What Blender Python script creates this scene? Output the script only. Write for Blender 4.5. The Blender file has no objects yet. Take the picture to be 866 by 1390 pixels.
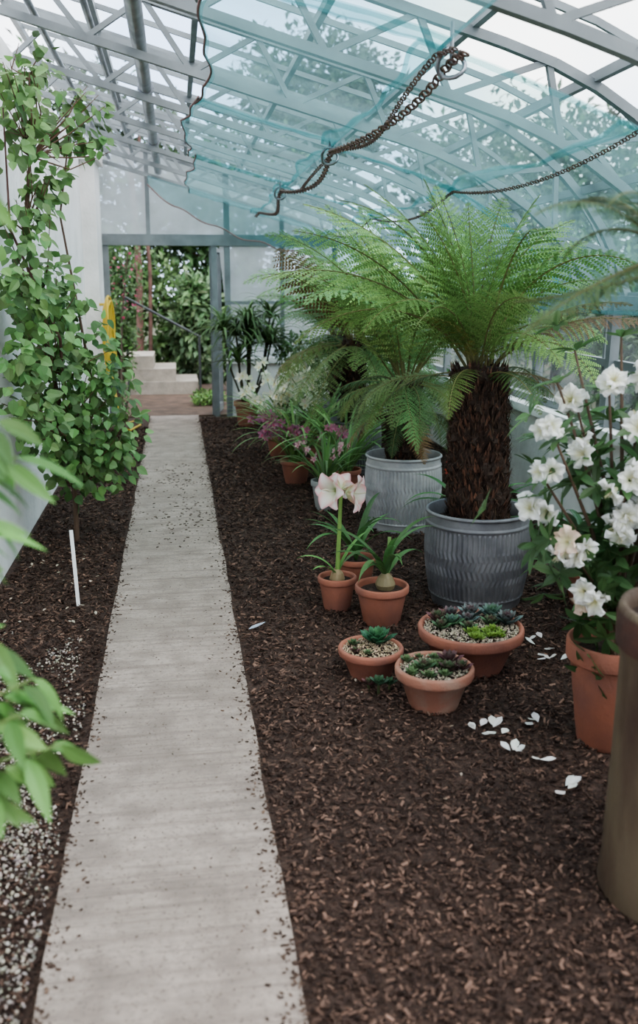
import bpy, math, random
import numpy as np
from mathutils import Vector
random.seed(7); rng=np.random.default_rng(7)
PI=math.pi
U=lambda a,b,n=None: rng.uniform(a,b,n)
def nrm(a): return a/np.maximum(np.linalg.norm(a,axis=-1,keepdims=True),1e-9)

# ---------------------------------------------------------------- mesh accumulator
class Acc:
    def __init__(s): s.v=[];s.f=[];s.c=[];s.mi=[];s.n=0
    def add(s,v,f,col=(1,1,1),mi=0):
        v=np.asarray(v,float).reshape(-1,3); f=np.asarray(f,int)
        c=np.asarray(col,float)
        if c.ndim==1: c=np.tile(c,(len(v),1))
        s.v.append(v); s.c.append(c); s.f.append(f+s.n); s.mi.append(mi); s.n+=len(v)
def obj(acc,name,mats,parent=None,loc=(0,0,0),smooth=False):
    me=bpy.data.meshes.new(name)
    V=np.concatenate(acc.v); C=np.concatenate(acc.c)
    me.vertices.add(len(V)); me.vertices.foreach_set('co',V.ravel())
    li=np.concatenate([f.ravel() for f in acc.f])
    cnt=np.concatenate([np.full(len(f),f.shape[1]) for f in acc.f])
    mi=np.concatenate([np.full(len(f),m) for f,m in zip(acc.f,acc.mi)])
    st=np.concatenate([[0],np.cumsum(cnt)[:-1]])
    me.loops.add(len(li)); me.loops.foreach_set('vertex_index',li)
    me.polygons.add(len(cnt)); me.polygons.foreach_set('loop_start',st)
    me.polygons.foreach_set('material_index',mi)
    me.update(calc_edges=True); me.validate()
    a=me.color_attributes.new('Col','FLOAT_COLOR','POINT')
    a.data.foreach_set('color',np.concatenate([C,np.ones((len(C),1))],1).ravel())
    me.polygons.foreach_set('use_smooth',[smooth]*len(me.polygons))
    if not isinstance(mats,(list,tuple)): mats=[mats]
    for m in mats: me.materials.append(m)
    o=bpy.data.objects.new(name,me); bpy.context.collection.objects.link(o)
    o.location=loc
    if parent: o.parent=parent
    return o
def group(name,loc=(0,0,0),rz=0):
    e=bpy.data.objects.new(name,None); e.empty_display_size=.1
    bpy.context.collection.objects.link(e); e.location=loc; e.rotation_euler=(0,0,rz); return e
BF=np.array([[0,1,3,2],[4,6,7,5],[0,4,5,1],[2,3,7,6],[0,2,6,4],[1,5,7,3]])
def box(acc,lo,hi,col=(1,1,1),mi=0):
    v=[(x,y,z) for x in (lo[0],hi[0]) for y in (lo[1],hi[1]) for z in (lo[2],hi[2])]
    acc.add(v,BF,col,mi)
def beam(acc,p,q,w,h=None,col=(1,1,1),mi=0,up=(0,0,1)):
    h=h or w; p=np.array(p,float);q=np.array(q,float);d=nrm(q-p);u=np.array(up,float)
    if abs(d@u)>.95:u=np.array([1.,0,0])
    s=nrm(np.cross(d,u));n=np.cross(s,d)
    v=[a+s*i*w/2+n*j*h/2 for a in (p,q) for i in (-1,1) for j in (-1,1)]
    acc.add(v,BF,col,mi)
def tube(acc,pts,r,seg=8,col=(1,1,1),mi=0):
    P=np.array(pts,float);n=len(P);r=np.full(n,r,float) if np.isscalar(r) else np.array(r,float)
    T=nrm(np.gradient(P,axis=0)); ref=np.array([0,0,1.]) if abs(T[0][2])<.9 else np.array([1.,0,0])
    A=nrm(np.cross(T,ref)+1e-6);B=np.cross(T,A)
    th=np.linspace(0,2*PI,seg,endpoint=False)
    v=P[:,None]+r[:,None,None]*(A[:,None]*np.cos(th)[None,:,None]+B[:,None]*np.sin(th)[None,:,None])
    f=[[i*seg+j,i*seg+(j+1)%seg,(i+1)*seg+(j+1)%seg,(i+1)*seg+j] for i in range(n-1) for j in range(seg)]
    acc.add(v,f,col,mi)
    acc.add(np.vstack([v[0],P[:1]]),[[j,(j+1)%seg,seg] for j in range(seg)],col,mi)
    acc.add(np.vstack([v[-1],P[-1:]]),[[j,(j+1)%seg,seg] for j in range(seg)],col,mi)
def lathe(acc,prof,seg=48,col=(1,1,1),mi=0,mod=None,c=(0,0,0)):
    pr=np.array(prof,float);n=len(pr);th=np.linspace(0,2*PI,seg,endpoint=False)
    R=np.repeat(pr[:,0:1],seg,1);Z=np.repeat(pr[:,1:2],seg,1);TH=np.repeat(th[None],n,0)
    if mod is not None: R=R+mod(TH,Z,np.arange(n)[:,None]+0*TH)
    v=np.stack([R*np.cos(TH)+c[0],R*np.sin(TH)+c[1],Z+c[2]],-1)
    f=[[i*seg+j,i*seg+(j+1)%seg,(i+1)*seg+(j+1)%seg,(i+1)*seg+j] for i in range(n-1) for j in range(seg)]
    acc.add(v,f,col,mi)
def leaves(acc,P,D,Uv,L,W,C,n=4,curl=.25,fold=.25,peak=.4,mi=0):
    P=np.atleast_2d(P).astype(float);N=len(P)
    D=nrm(np.broadcast_to(D,(N,3)).astype(float));Uv=np.broadcast_to(Uv,(N,3)).astype(float)
    L=np.broadcast_to(L,(N,)).astype(float);W=np.broadcast_to(W,(N,)).astype(float)
    C=np.broadcast_to(C,(N,3)).astype(float);curl=np.broadcast_to(curl,(N,)).astype(float)
    S=nrm(np.cross(D,Uv)+1e-7);Nn=np.cross(S,D)
    t=np.linspace(0,1,n+1);k=math.log(.5)/math.log(peak);w=np.sin(PI*t**k)**.8;w[0]=.06;w[-1]=.02
    cen=P[:,None]+D[:,None]*(L[:,None]*t)[...,None]-Nn[:,None]*((curl*L)[:,None]*t**2)[...,None]
    hw=(W[:,None]*w/2)[...,None]
    a=cen-S[:,None]*hw+Nn[:,None]*hw*fold;b=cen+S[:,None]*hw+Nn[:,None]*hw*fold
    v=np.stack([a,cen,b],2)
    base=(np.arange(N)*(n+1)*3)[:,None,None]
    q=np.array([[j*3+0,j*3+1,j*3+4,j*3+3] for j in range(n)]+[[j*3+1,j*3+2,j*3+5,j*3+4] for j in range(n)])[None]
    c=np.repeat(C,(n+1)*3,0)
    acc.add(v,(base+q).reshape(-1,4),c,mi)
def straps(acc,P,az,e0,e1,L,W,C,n=12,mi=0,pw=1.3,fold=.3,point=.9):
    az=np.atleast_1d(az).astype(float);N=len(az);P=np.broadcast_to(P,(N,3)).astype(float)
    e0=np.broadcast_to(e0,(N,));e1=np.broadcast_to(e1,(N,));L=np.broadcast_to(L,(N,));W=np.broadcast_to(W,(N,));C=np.broadcast_to(C,(N,3))
    t=np.linspace(0,1,n+1);el=e0[:,None]+(e1-e0)[:,None]*t**pw
    st=(L/n)[:,None]
    r=np.concatenate([np.zeros((N,1)),np.cumsum(np.cos(el[:,:-1])*st,1)],1);z=np.concatenate([np.zeros((N,1)),np.cumsum(np.sin(el[:,:-1])*st,1)],1)
    h=np.stack([np.cos(az),np.sin(az),0*az],-1);lat=np.stack([-np.sin(az),np.cos(az),0*az],-1)
    cen=P[:,None]+h[:,None]*r[...,None];cen[...,2]+=z
    nn=-np.sin(el)[...,None]*h[:,None];nn=nn.copy();nn[...,2]+=np.cos(el)
    w=(W[:,None]*np.clip(np.minimum(1,(t+.15)*3)*(1-t**4*point)*np.minimum(1,(1.02-t)*6),0.02,1)/2)[...,None]
    v=np.stack([cen-lat[:,None]*w+nn*w*fold,cen,cen+lat[:,None]*w+nn*w*fold],2)
    base=(np.arange(N)*(n+1)*3)[:,None,None]
    q=np.array([[j*3+0,j*3+1,j*3+4,j*3+3] for j in range(n)]+[[j*3+1,j*3+2,j*3+5,j*3+4] for j in range(n)])[None]
    acc.add(v,(base+q).reshape(-1,4),np.repeat(C,(n+1)*3,0),mi)
    return cen[:,-1]
def rotm(yaw,tx,ty):
    cz,sz,cx,sx,cy,sy=np.cos(yaw),np.sin(yaw),np.cos(tx),np.sin(tx),np.cos(ty),np.sin(ty);o=np.zeros_like(yaw);i=o+1
    Z=np.stack([cz,-sz,o,sz,cz,o,o,o,i],-1).reshape(-1,3,3);X=np.stack([i,o,o,o,cx,-sx,o,sx,cx],-1).reshape(-1,3,3);Y=np.stack([cy,o,sy,o,i,o,-sy,o,cy],-1).reshape(-1,3,3)
    return Z@X@Y
def scatter(acc,TV,TF,P,S,R,C,mi=0):
    N=len(P);TV=np.array(TV,float)
    v=np.einsum('nij,nkj->nki',R,TV[None]*S[:,None])+P[:,None]
    acc.add(v,(np.arange(N)[:,None,None]*len(TV)+np.array(TF)[None]).reshape(-1,len(TF[0])),np.repeat(C,len(TV),0),mi)
CH=[(x*.5*(1 if y<0 else .8),y*.5,z*.5) for x in (-1,1) for y in (-1,1) for z in (-1,1)]
OV=[(1,0,0),(-1,0,0),(0,1,0),(0,-1,0),(0,0,1),(0,0,-1)]
OF=[(0,2,4),(2,1,4),(1,3,4),(3,0,4),(2,0,5),(1,2,5),(3,1,5),(0,3,5)]
def tint(c,N,v=.25,h=.08):
    c=np.array(c)[None]*(1+U(-v,v,(N,1)));return np.clip(c*(1+U(-h,h,(N,3))),0,1)

# ---------------------------------------------------------------- materials
def M(name,col=(.5,.5,.5),rough=.6,metal=0,col2=None,scale=6,lo=.35,hi=.65,bump=0,bscale=40,attr=False,isl=0,transl=0,spec=.4,stretch=(1,1,1),detail=6,sat=1):
    m=bpy.data.materials.new(name);m.use_nodes=True;nt=m.node_tree;N=nt.nodes;Lk=nt.links
    b=N['Principled BSDF'];out=N['Material Output']
    b.inputs['Roughness'].default_value=rough;b.inputs['Metallic'].default_value=metal;b.inputs['Specular IOR Level'].default_value=spec
    tc=N.new('ShaderNodeTexCoord');mp=N.new('ShaderNodeMapping');mp.inputs['Scale'].default_value=stretch;Lk.new(tc.outputs['Object'],mp.inputs['Vector'])
    if attr:
        a=N.new('ShaderNodeAttribute');a.attribute_name='Col';c=a.outputs['Color']
    else:
        a=N.new('ShaderNodeRGB');a.outputs[0].default_value=(*col,1);c=a.outputs[0]
    if col2 is not None:
        no=N.new('ShaderNodeTexNoise');no.inputs['Scale'].default_value=scale;no.inputs['Detail'].default_value=detail;Lk.new(mp.outputs[0],no.inputs['Vector'])
        mr=N.new('ShaderNodeMapRange');mr.inputs['From Min'].default_value=lo;mr.inputs['From Max'].default_value=hi;Lk.new(no.outputs['Fac'],mr.inputs['Value'])
        mx=N.new('ShaderNodeMix');mx.data_type='RGBA';Lk.new(mr.outputs[0],mx.inputs[0]);Lk.new(c,mx.inputs[6]);mx.inputs[7].default_value=(*col2,1);c=mx.outputs[2]
    if isl:
        g=N.new('ShaderNodeNewGeometry');mr=N.new('ShaderNodeMapRange');mr.inputs['To Min'].default_value=1-isl;mr.inputs['To Max'].default_value=1+isl;Lk.new(g.outputs['Random Per Island'],mr.inputs['Value'])
        hs=N.new('ShaderNodeHueSaturation');hs.inputs['Saturation'].default_value=sat;Lk.new(mr.outputs[0],hs.inputs['Value']);Lk.new(c,hs.inputs['Color']);c=hs.outputs[0]
    Lk.new(c,b.inputs['Base Color'])
    if bump:
        n2=N.new('ShaderNodeTexNoise');n2.inputs['Scale'].default_value=bscale;n2.inputs['Detail'].default_value=8;Lk.new(mp.outputs[0],n2.inputs['Vector'])
        bp=N.new('ShaderNodeBump');bp.inputs['Strength'].default_value=bump;bp.inputs['Distance'].default_value=.02;Lk.new(n2.outputs['Fac'],bp.inputs['Height']);Lk.new(bp.outputs[0],b.inputs['Normal'])
    if transl:
        t=N.new('ShaderNodeBsdfTranslucent');Lk.new(c,t.inputs['Color']);ms=N.new('ShaderNodeMixShader');ms.inputs[0].default_value=transl
        Lk.new(b.outputs[0],ms.inputs[1]);Lk.new(t.outputs[0],ms.inputs[2]);Lk.new(ms.outputs[0],out.inputs[0])
    return m
def MT(name,tcol,scol,fac,kind='ShaderNodeBsdfTranslucent',gloss=0,nscale=3,var=.15,stretch=(1,1,1)):
    m=bpy.data.materials.new(name);m.use_nodes=True;nt=m.node_tree;N=nt.nodes;Lk=nt.links;N.remove(N['Principled BSDF']);out=N['Material Output']
    t=N.new('ShaderNodeBsdfTransparent');t.inputs[0].default_value=(*tcol,1);s=N.new(kind);s.inputs[0].default_value=(*scol,1)
    d=N.new('ShaderNodeBsdfDiffuse');d.inputs[0].default_value=(*scol,1);md=N.new('ShaderNodeMixShader');md.inputs[0].default_value=.4;Lk.new(s.outputs[0],md.inputs[1]);Lk.new(d.outputs[0],md.inputs[2])
    tc=N.new('ShaderNodeTexCoord');mp=N.new('ShaderNodeMapping');mp.inputs['Scale'].default_value=stretch;Lk.new(tc.outputs['Object'],mp.inputs[0])
    no=N.new('ShaderNodeTexNoise');no.inputs['Scale'].default_value=nscale;no.inputs['Detail'].default_value=5;Lk.new(mp.outputs[0],no.inputs['Vector'])
    mr=N.new('ShaderNodeMapRange');mr.inputs['From Min'].default_value=.3;mr.inputs['From Max'].default_value=.7;mr.inputs['To Min'].default_value=fac-var;mr.inputs['To Max'].default_value=fac+var;Lk.new(no.outputs['Fac'],mr.inputs['Value'])
    mx=N.new('ShaderNodeMixShader');Lk.new(mr.outputs[0],mx.inputs[0]);Lk.new(t.outputs[0],mx.inputs[1]);Lk.new(md.outputs[0],mx.inputs[2]);o=mx
    if gloss:
        g=N.new('ShaderNodeBsdfGlossy');g.inputs['Roughness'].default_value=.05;m2=N.new('ShaderNodeMixShader');m2.inputs[0].default_value=gloss;Lk.new(mx.outputs[0],m2.inputs[1]);Lk.new(g.outputs[0],m2.inputs[2]);o=m2
    Lk.new(o.outputs[0],out.inputs[0]);return m
m_leaf=M('leaf_green',attr=True,rough=.45,isl=.3,transl=.3,sat=.9)
m_fern=M('fern_green',attr=True,rough=.6,isl=.3,transl=.35,sat=.88,spec=.25)
m_petal=M('petal',attr=True,rough=.5,isl=.06,transl=.3)
m_bark=M('bark',(.09,.06,.04),.85,col2=(.03,.02,.015),scale=20,bump=.8,bscale=60)
m_stem=M('stem',attr=True,rough=.6)
m_fiber=M('fern_trunk_fibre',attr=True,rough=.9,isl=.4,bump=.6,bscale=50)
m_terra=M('terracotta',(.35,.135,.085),.8,col2=(.25,.11,.08),scale=7,bump=.15,bscale=90)
m_terra2=M('terracotta_weathered',(.33,.15,.10),.8,col2=(.34,.25,.19),scale=9,lo=.45,hi=.75,bump=.2,bscale=80)
m_galv=M('galvanised_steel',(.22,.217,.222),.5,.35,col2=(.14,.14,.148),scale=9,bump=.1,bscale=60)
m_galv2=M('galvanised_steel_light',(.50,.49,.48),.55,.25,col2=(.35,.35,.35),scale=9,bump=.1,bscale=60)
m_soil=M('potting_soil',(.03,.02,.015),.95,col2=(.08,.05,.035),scale=50,bump=1,bscale=120)
m_grit=M('grit',attr=True,rough=.9,isl=.3)
m_chip=M('bark_chips',attr=True,rough=.85,isl=.4,spec=.2,sat=.9)
m_mulch=M('mulch_floor',(.04,.024,.018),.95,col2=(.095,.057,.042),scale=45,bump=1,bscale=70)
m_wall=M('whitewashed_wall',(.86,.84,.82),.85,col2=(.68,.67,.64),scale=3,lo=.45,hi=.8,bump=.5,bscale=14)
m_steel=M('painted_steel',(.23,.25,.255),.5,.1,col2=(.17,.185,.19),scale=5)
m_pipe=M('galvanised_pipe',(.34,.35,.37),.3,.7,col2=(.18,.19,.21),scale=8)
m_chain=M('chain_metal',(.12,.08,.075),.5,.4,col2=(.20,.12,.09),scale=30)
m_rope=M('rope',(.22,.13,.12),.9)
m_hose=M('hose_yellow',(.66,.46,.07),.45)
m_plast=M('white_plastic',(.85,.85,.83),.5)
m_stone=M('step_stone',(.38,.34,.29),.85,col2=(.27,.25,.21),scale=6,bump=.4)
m_glass=MT('roof_glass',(.93,.96,.97),(.85,.9,.92),.06,gloss=.03,var=.05,nscale=2)
m_frost=MT('frosted_glass',(.85,.89,.9),(.54,.58,.60),.72,var=.12,gloss=.02)
m_net=MT('shade_netting',(.66,.82,.82),(.23,.40,.41),.28,nscale=1.6,var=.12,stretch=(1,1.5,1))
# concrete
m_conc=bpy.data.materials.new('concrete_path');m_conc.use_nodes=True
nt=m_conc.node_tree;N=nt.nodes;Lk=nt.links;b=N['Principled BSDF'];b.inputs['Roughness'].default_value=.9
tc=N.new('ShaderNodeTexCoord')
def noi(sc,st,det=8):
    mp=N.new('ShaderNodeMapping');mp.inputs['Scale'].default_value=st;Lk.new(tc.outputs['Object'],mp.inputs[0]);n=N.new('ShaderNodeTexNoise');n.inputs['Scale'].default_value=sc;n.inputs['Detail'].default_value=det;Lk.new(mp.outputs[0],n.inputs['Vector']);return n
def rmp(s,a,bb,c0,c1):
    r=N.new('ShaderNodeMapRange');r.inputs['From Min'].default_value=a;r.inputs['From Max'].default_value=bb;r.inputs['To Min'].default_value=c0;r.inputs['To Max'].default_value=c1;Lk.new(s,r.inputs['Value']);return r.outputs[0]
def mixc(f,a,c,bl='MIX'):
    x=N.new('ShaderNodeMix');x.data_type='RGBA';x.blend_type=bl
    Lk.new(f,x.inputs[0]) if not isinstance(f,float) else setattr(x.inputs[0],'default_value',f)
    for s,i in ((a,6),(c,7)):
        if isinstance(s,tuple): x.inputs[i].default_value=(*s,1)
        else: Lk.new(s,x.inputs[i])
    return x.outputs[2]
n1=noi(2.2,(1,1,1));n2=noi(45,(1,1,1));n3=noi(3,(.35,8,1));n4=noi(110,(1,1,1),2);n5=noi(7,(1,1,1));n6=noi(14,(.2,5,1),3)
c=mixc(rmp(n1.outputs[0],.35,.7,0,1),(.40,.325,.275),(.29,.235,.195))
c=mixc(rmp(n3.outputs[0],.48,.68,0,.6),c,(.20,.155,.13))
c=mixc(rmp(n6.outputs[0],.57,.64,0,.4),c,(.15,.115,.095))
c=mixc(rmp(n5.outputs[0],.45,.68,0,.7),c,(.19,.15,.125))
c=mixc(rmp(n2.outputs[0],.45,.70,0,.5),c,(.21,.17,.145))
c=mixc(rmp(n4.outputs[0],.60,.70,0,.6),c,(.10,.075,.06))
Lk.new(c,b.inputs['Base Color'])
bp=N.new('ShaderNodeBump');bp.inputs['Strength'].default_value=.5;bp.inputs['Distance'].default_value=.01;Lk.new(n2.outputs[0],bp.inputs['Height']);Lk.new(bp.outputs[0],b.inputs['Normal'])

# ---------------------------------------------------------------- room shell
XW,XR,YE,YB=-1.0,2.64,11.65,-1.5
a=Acc();box(a,(XW-.25,YB,-.1),(XR+.2,YE,0));obj(a,'floor',m_mulch)
a=Acc();box(a,(-60,YB-20,-.3),(60,90,-.02));obj(a,'ground',M('garden_ground',(.05,.075,.025),.95,col2=(.08,.06,.04),scale=1.5,bump=.6,bscale=20))
a=Acc()
ny=120
ys=np.linspace(YB,YE,ny)
jl=-.36+np.convolve(U(-.008,.008,ny),[.3,.4,.3],'same');jr=.24+np.convolve(U(-.008,.008,ny),[.3,.4,.3],'same')
v=[];
for y,l,r in zip(ys,jl,jr): v+=[(l,y,0),(l+.004,y,.022),(r-.004,y,.022),(r,y,0)]
a.add(v,[[i*4+k,i*4+k+1,i*4+k+5,i*4+k+4] for i in range(ny-1) for k in range(3)])
obj(a,'concrete_path',m_conc)
a=Acc();box(a,(XW-.3,YB,-.02),(XW,YE+.2,3.08));obj(a,'wall_left',m_wall)
a=Acc();box(a,(XW,YE-.75,0),(-.84,YE-.1,2.95));box(a,(XW,YE-.82,2.95),(-.79,YE-.03,3.08));obj(a,'trim_pillar',m_wall)
a=Acc();box(a,(XR,YB,-.02),(XR+.2,YE,.66));box(a,(XR-.05,YB,.66),(XR+.25,YE,.72));obj(a,'wall_right',m_wall)
# roof profile
def bez(p0,p1,p2,n): return [tuple((1-t)**2*np.array(p0)+2*t*(1-t)*np.array(p1)+t*t*np.array(p2)) for t in np.linspace(0,1,n)]
top=[(-1.05,3.38),(-.5,3.23),(0,3.09),(.5,2.95),(1.0,2.81)]+bez((1.5,2.67),(2.5,2.4),(2.78,1.5),9)
low=[(-1.0,3.07),(-.5,2.93),(0,2.79),(.5,2.65),(.9,2.54)]+bez((1.3,2.43),(2.25,2.17),(2.62,1.45),9)
tX,tZ=np.array(top).T;lX,lZ=np.array(low).T
zt=lambda x: np.interp(x,tX,tZ); zl=lambda x: np.interp(x,lX,lZ)
a=Acc()
for P_ in (top,low):
    for p,q in zip(P_[:-1],P_[1:]): beam(a,(p[0],0,p[1]),(q[0],0,q[1]),.043,.043)
def arcp(P_,k):
    P_=np.array(P_);s=np.concatenate([[0],np.cumsum(np.linalg.norm(np.diff(P_,axis=0),axis=1))]);t=k*s[-1];return np.array([np.interp(t,s,P_[:,0]),np.interp(t,s,P_[:,1])])
nz=7
for i in range(nz):
    p=arcp(low,i/nz);q=arcp(top,(i+.5)/nz);r=arcp(low,(i+1)/nz)
    beam(a,(p[0],0,p[1]),(q[0],0,q[1]),.028);beam(a,(q[0],0,q[1]),(r[0],0,r[1]),.028)
beam(a,(2.68,0,.72),(2.7,0,1.5),.06)
tm=None
for k in range(11):
    y=YE-.12-1.2*k
    if tm is None: o=obj(a,'roof_truss',m_steel,loc=(0,y,0));tm=o.data
    else:
        o=bpy.data.objects.new('roof_truss',tm);bpy.context.collection.objects.link(o);o.location=(0,y,0)
a=Acc()
for k in (0,.14,.28,.42,.56,.7,.84,1):
    p=arcp(top,k);beam(a,(p[0],YB,p[1]+.04),(p[0],YE,p[1]+.04),.035,.045)
for y in np.arange(YB,YE,.6):
    for q,r in zip(top[:-1],top[1:]): beam(a,(q[0],y,q[1]+.07),(r[0],y,r[1]+.07),.018,.03)
obj(a,'trim_roof_purlins',m_steel)
a=Acc();T=[(x,z+.1) for x,z in top];a.add([(x,y,z) for x,z in T for y in (YB,YE)],[[2*i,2*i+1,2*i+3,2*i+2] for i in range(len(T)-1)]);obj(a,'ceiling',m_glass)
a=Acc();box(a,(XR+.1,YB,.72),(XR+.106,YE,1.5));obj(a,'window_1',m_glass)
a=Acc();beam(a,(XR+.1,YB,1.5),(XR+.1,YE,1.5),.1,.08);beam(a,(XR+.08,YB,1.12),(XR+.08,YE,1.12),.05,.05);beam(a,(XR+.1,YB,.75),(XR+.1,YE,.75),.07,.05)
for y in np.arange(YB,YE,1.2): beam(a,(XR+.1,y,.72),(XR+.1,y,1.5),.03,.05)
obj(a,'trim_side_glazing',m_steel)
a=Acc();tube(a,[(-.16,YB,2.92),(-.16,YE-.05,2.92)],.043,16)
for y in np.arange(-.4,11,2.4): tube(a,[(-.16,y,2.92),(-.16,y+.08,2.92)],.055,16)
obj(a,'galvanised_pipe',m_pipe,smooth=True)
a=Acc();tube(a,[(-.42,YB,3.02),(-.42,YE-.05,3.02)],.02,10);tube(a,[(-.72,YB,3.06),(-.72,YE-.05,3.06)],.02,10);obj(a,'electrical_conduit',m_pipe,smooth=True)
# end wall
a=Acc();box(a,(.62,YE,0),(XR+.2,YE+.15,.66));box(a,(.6,YE-.04,.66),(XR+.2,YE+.18,.72));obj(a,'wall_end',m_wall)
a=Acc()
beam(a,(-1,YE,2.14),(XR+.1,YE,2.14),.09,.13)
for x in (-.81,.47,.63): beam(a,(x,YE,0),(x,YE,2.14 if x<.6 else zt(x)),.06,.07)
for x in (-.3,1.3,1.95): beam(a,(x,YE,.72 if x>0 else 2.14),(x,YE,zt(x)),.04,.05)
beam(a,(XR+.08,YE,.72),(XR+.08,YE,1.5),.06);beam(a,(.63,YE,1.4),(XR,YE,1.4),.04,.04)
for q,r in zip(top[:-1],top[1:]): beam(a,(q[0],YE,q[1]),(r[0],YE,r[1]),.06,.08)
obj(a,'trim_door_frame',m_steel)
a=Acc()
xs=np.linspace(-1,2.7,30)
v=[]
for x in xs: v+=[(x,YE+.03,2.14 if x<.63 else .72),(x,YE+.03,max(zt(x),.8))]
a.add(v,[[2*i,2*i+1,2*i+3,2*i+2] for i in range(29)]);obj(a,'window_2',m_frost)
g=group('door_1',(.44,YE+.04,0))
a=Acc();beam(a,(0,.0,.03),(0,.0,2.06),.05);beam(a,(.12,.62,.03),(.12,.62,2.06),.05);beam(a,(0,0,2.04),(.12,.62,2.04),.05);beam(a,(0,0,.06),(.12,.62,.06),.05,.1);beam(a,(0,0,1.0),(.12,.62,1.0),.04);obj(a,'frame',m_steel,g)
a=Acc();a.add([(0,0,.06),(.12,.62,.06),(.12,.62,2.04),(0,0,2.04)],[[0,1,2,3]]);obj(a,'pane',m_glass,g)

# ---------------------------------------------------------------- shade netting
def net(name,x0,x1,y0,y1,sag=.07,drop=0,seed=0,nx=50,ny=50,off=.05,rope=True,hem=.0):
    r=np.random.default_rng(seed);a=Acc();u,v=np.meshgrid(np.linspace(0,1,nx),np.linspace(0,1,ny),indexing='ij')
    ph=r.uniform(0,6,4)
    X0=x0+.035*np.sin(v*7+ph[0])+.012*np.sin(v*23+ph[1])
    X=X0+(x1-X0)*u;Y=y0+(y1-y0)*v+.03*np.sin(u*5+ph[2])
    Z=zl(X)-off-sag*np.sin(PI*v)*np.sin(PI*np.clip(u,0,1))**.7-.02*np.abs(np.sin(v*PI*2+ph[3]))*(1-u)-drop*(1-u)**3+.004*np.sin(u*30+v*9)*np.sin(v*17)
    P=np.stack([X,Y,Z],-1);idx=np.arange(nx*ny).reshape(nx,ny)
    f=np.stack([idx[:-1,:-1],idx[1:,:-1],idx[1:,1:],idx[:-1,1:]],-1).reshape(-1,4)
    a.add(P,f,(1,1,1),0)
    for s in (slice(0,2),slice(nx-2,nx)):
        Q=P[s]-np.array([0,0,.006]);id2=np.arange(2*ny).reshape(2,ny);a.add(Q,np.stack([id2[:-1,:-1],id2[1:,:-1],id2[1:,1:],id2[:-1,1:]],-1).reshape(-1,4))
    for s in (slice(0,2),slice(ny-2,ny)):
        Q=P[:,s]-np.array([0,0,.006]);id2=np.arange(2*nx).reshape(nx,2);a.add(Q,np.stack([id2[:-1,:-1],id2[1:,:-1],id2[1:,1:],id2[:-1,1:]],-1).reshape(-1,4))
    if rope: tube(a,P[0]+np.array([0,0,.003])*np.sin(np.arange(ny))[:,None],.007,5,mi=1)
    return obj(a,name,[m_net,m_rope],smooth=True)
yy=[1.0,3.5,5.9,8.3,11.45]
for i in range(4): net('shade_netting',.12+.05*(i%2),1.0,yy[i]-.05,yy[i+1]+.12,.05,seed=i)
for i in range(1,4): net('shade_netting',.93,1.78,yy[i]+.02*i,yy[i+1]+.12,.06,seed=20+i,off=.06,rope=False)
for i in range(1,4): net('shade_netting',1.72,2.60,yy[i]-.02,yy[i+1]+.12,.03,seed=40+i,off=.05,rope=False)
a=Acc();nx,nz_=60,14;u,v=np.meshgrid(np.linspace(0,1,nx),np.linspace(0,1,nz_),indexing='ij');X=-.28+2.9*u
zb=np.interp(X,[-.28,.0,.55,.95,1.6,2.2,2.62],[2.72,2.50,2.24,2.10,1.95,1.75,1.42])+.02*np.sin(X*14);Zt=zl(X)-.02
P=np.stack([X,11.35+.05*np.sin(X*11)*v-.12*v+0*u,Zt+(zb-Zt)*v],-1);idx=np.arange(nx*nz_).reshape(nx,nz_)
a.add(P,np.stack([idx[:-1,:-1],idx[1:,:-1],idx[1:,1:],idx[:-1,1:]],-1).reshape(-1,4))
tube(a,P[:,-1],.008,5,mi=1);obj(a,'shade_netting',[m_net,m_rope],smooth=True)
def chain(name,pts,s):
    a=Acc();P=np.array(pts,float);d=np.concatenate([[0],np.cumsum(np.linalg.norm(np.diff(P,axis=0),axis=1))]);n=int(d[-1]/(s*.8))
    th=np.linspace(0,2*PI,10,endpoint=False)
    for i in range(n):
        t=i*s*.8;c=np.array([np.interp(t,d,P[:,k]) for k in range(3)]);c2=np.array([np.interp(t+.03,d,P[:,k]) for k in range(3)])
        T=nrm(c2-c+1e-9);A=nrm(np.cross(T,(0,0,1)));B=np.cross(T,A)
        if i%2: A,B=B,A
        A=nrm(A+.4*B);
        pts2=[c+T*math.cos(q)*s*.5+A*math.sin(q)*s*.27 for q in np.append(th,0)]
        tube(a,pts2,s*.075,5)
    return obj(a,name,m_chain,smooth=True)
def cpt(x,y,amp,dz): return (x+amp*math.sin(y*2.1),y,zl(x)-dz-.09*abs(math.sin((y-3.5)*PI/2.4)))
chain('hanging_chain',[cpt(.97,y,.05,.12) for y in np.linspace(3.3,11,60)],.06)
chain('hanging_chain',[cpt(.99,y,-.04,.10) for y in np.linspace(3.3,8,50)],.04)
chain('hanging_chain',[cpt(1.74,y,.03,.09) for y in np.linspace(1.8,11,60)],.034)
a=Acc()
for y in (3.5,5.95,8.35):
    c=np.array(cpt(.97,y,.05,.13));th=np.linspace(0,2*PI,16);tube(a,[c+np.array([.05*math.cos(t),.02*math.sin(t*2),.05*math.sin(t)]) for t in th],.009,6);tube(a,[c,c+np.array([0,0,.14])],.008,6)
obj(a,'chain_shackles',m_pipe,smooth=True)

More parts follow.
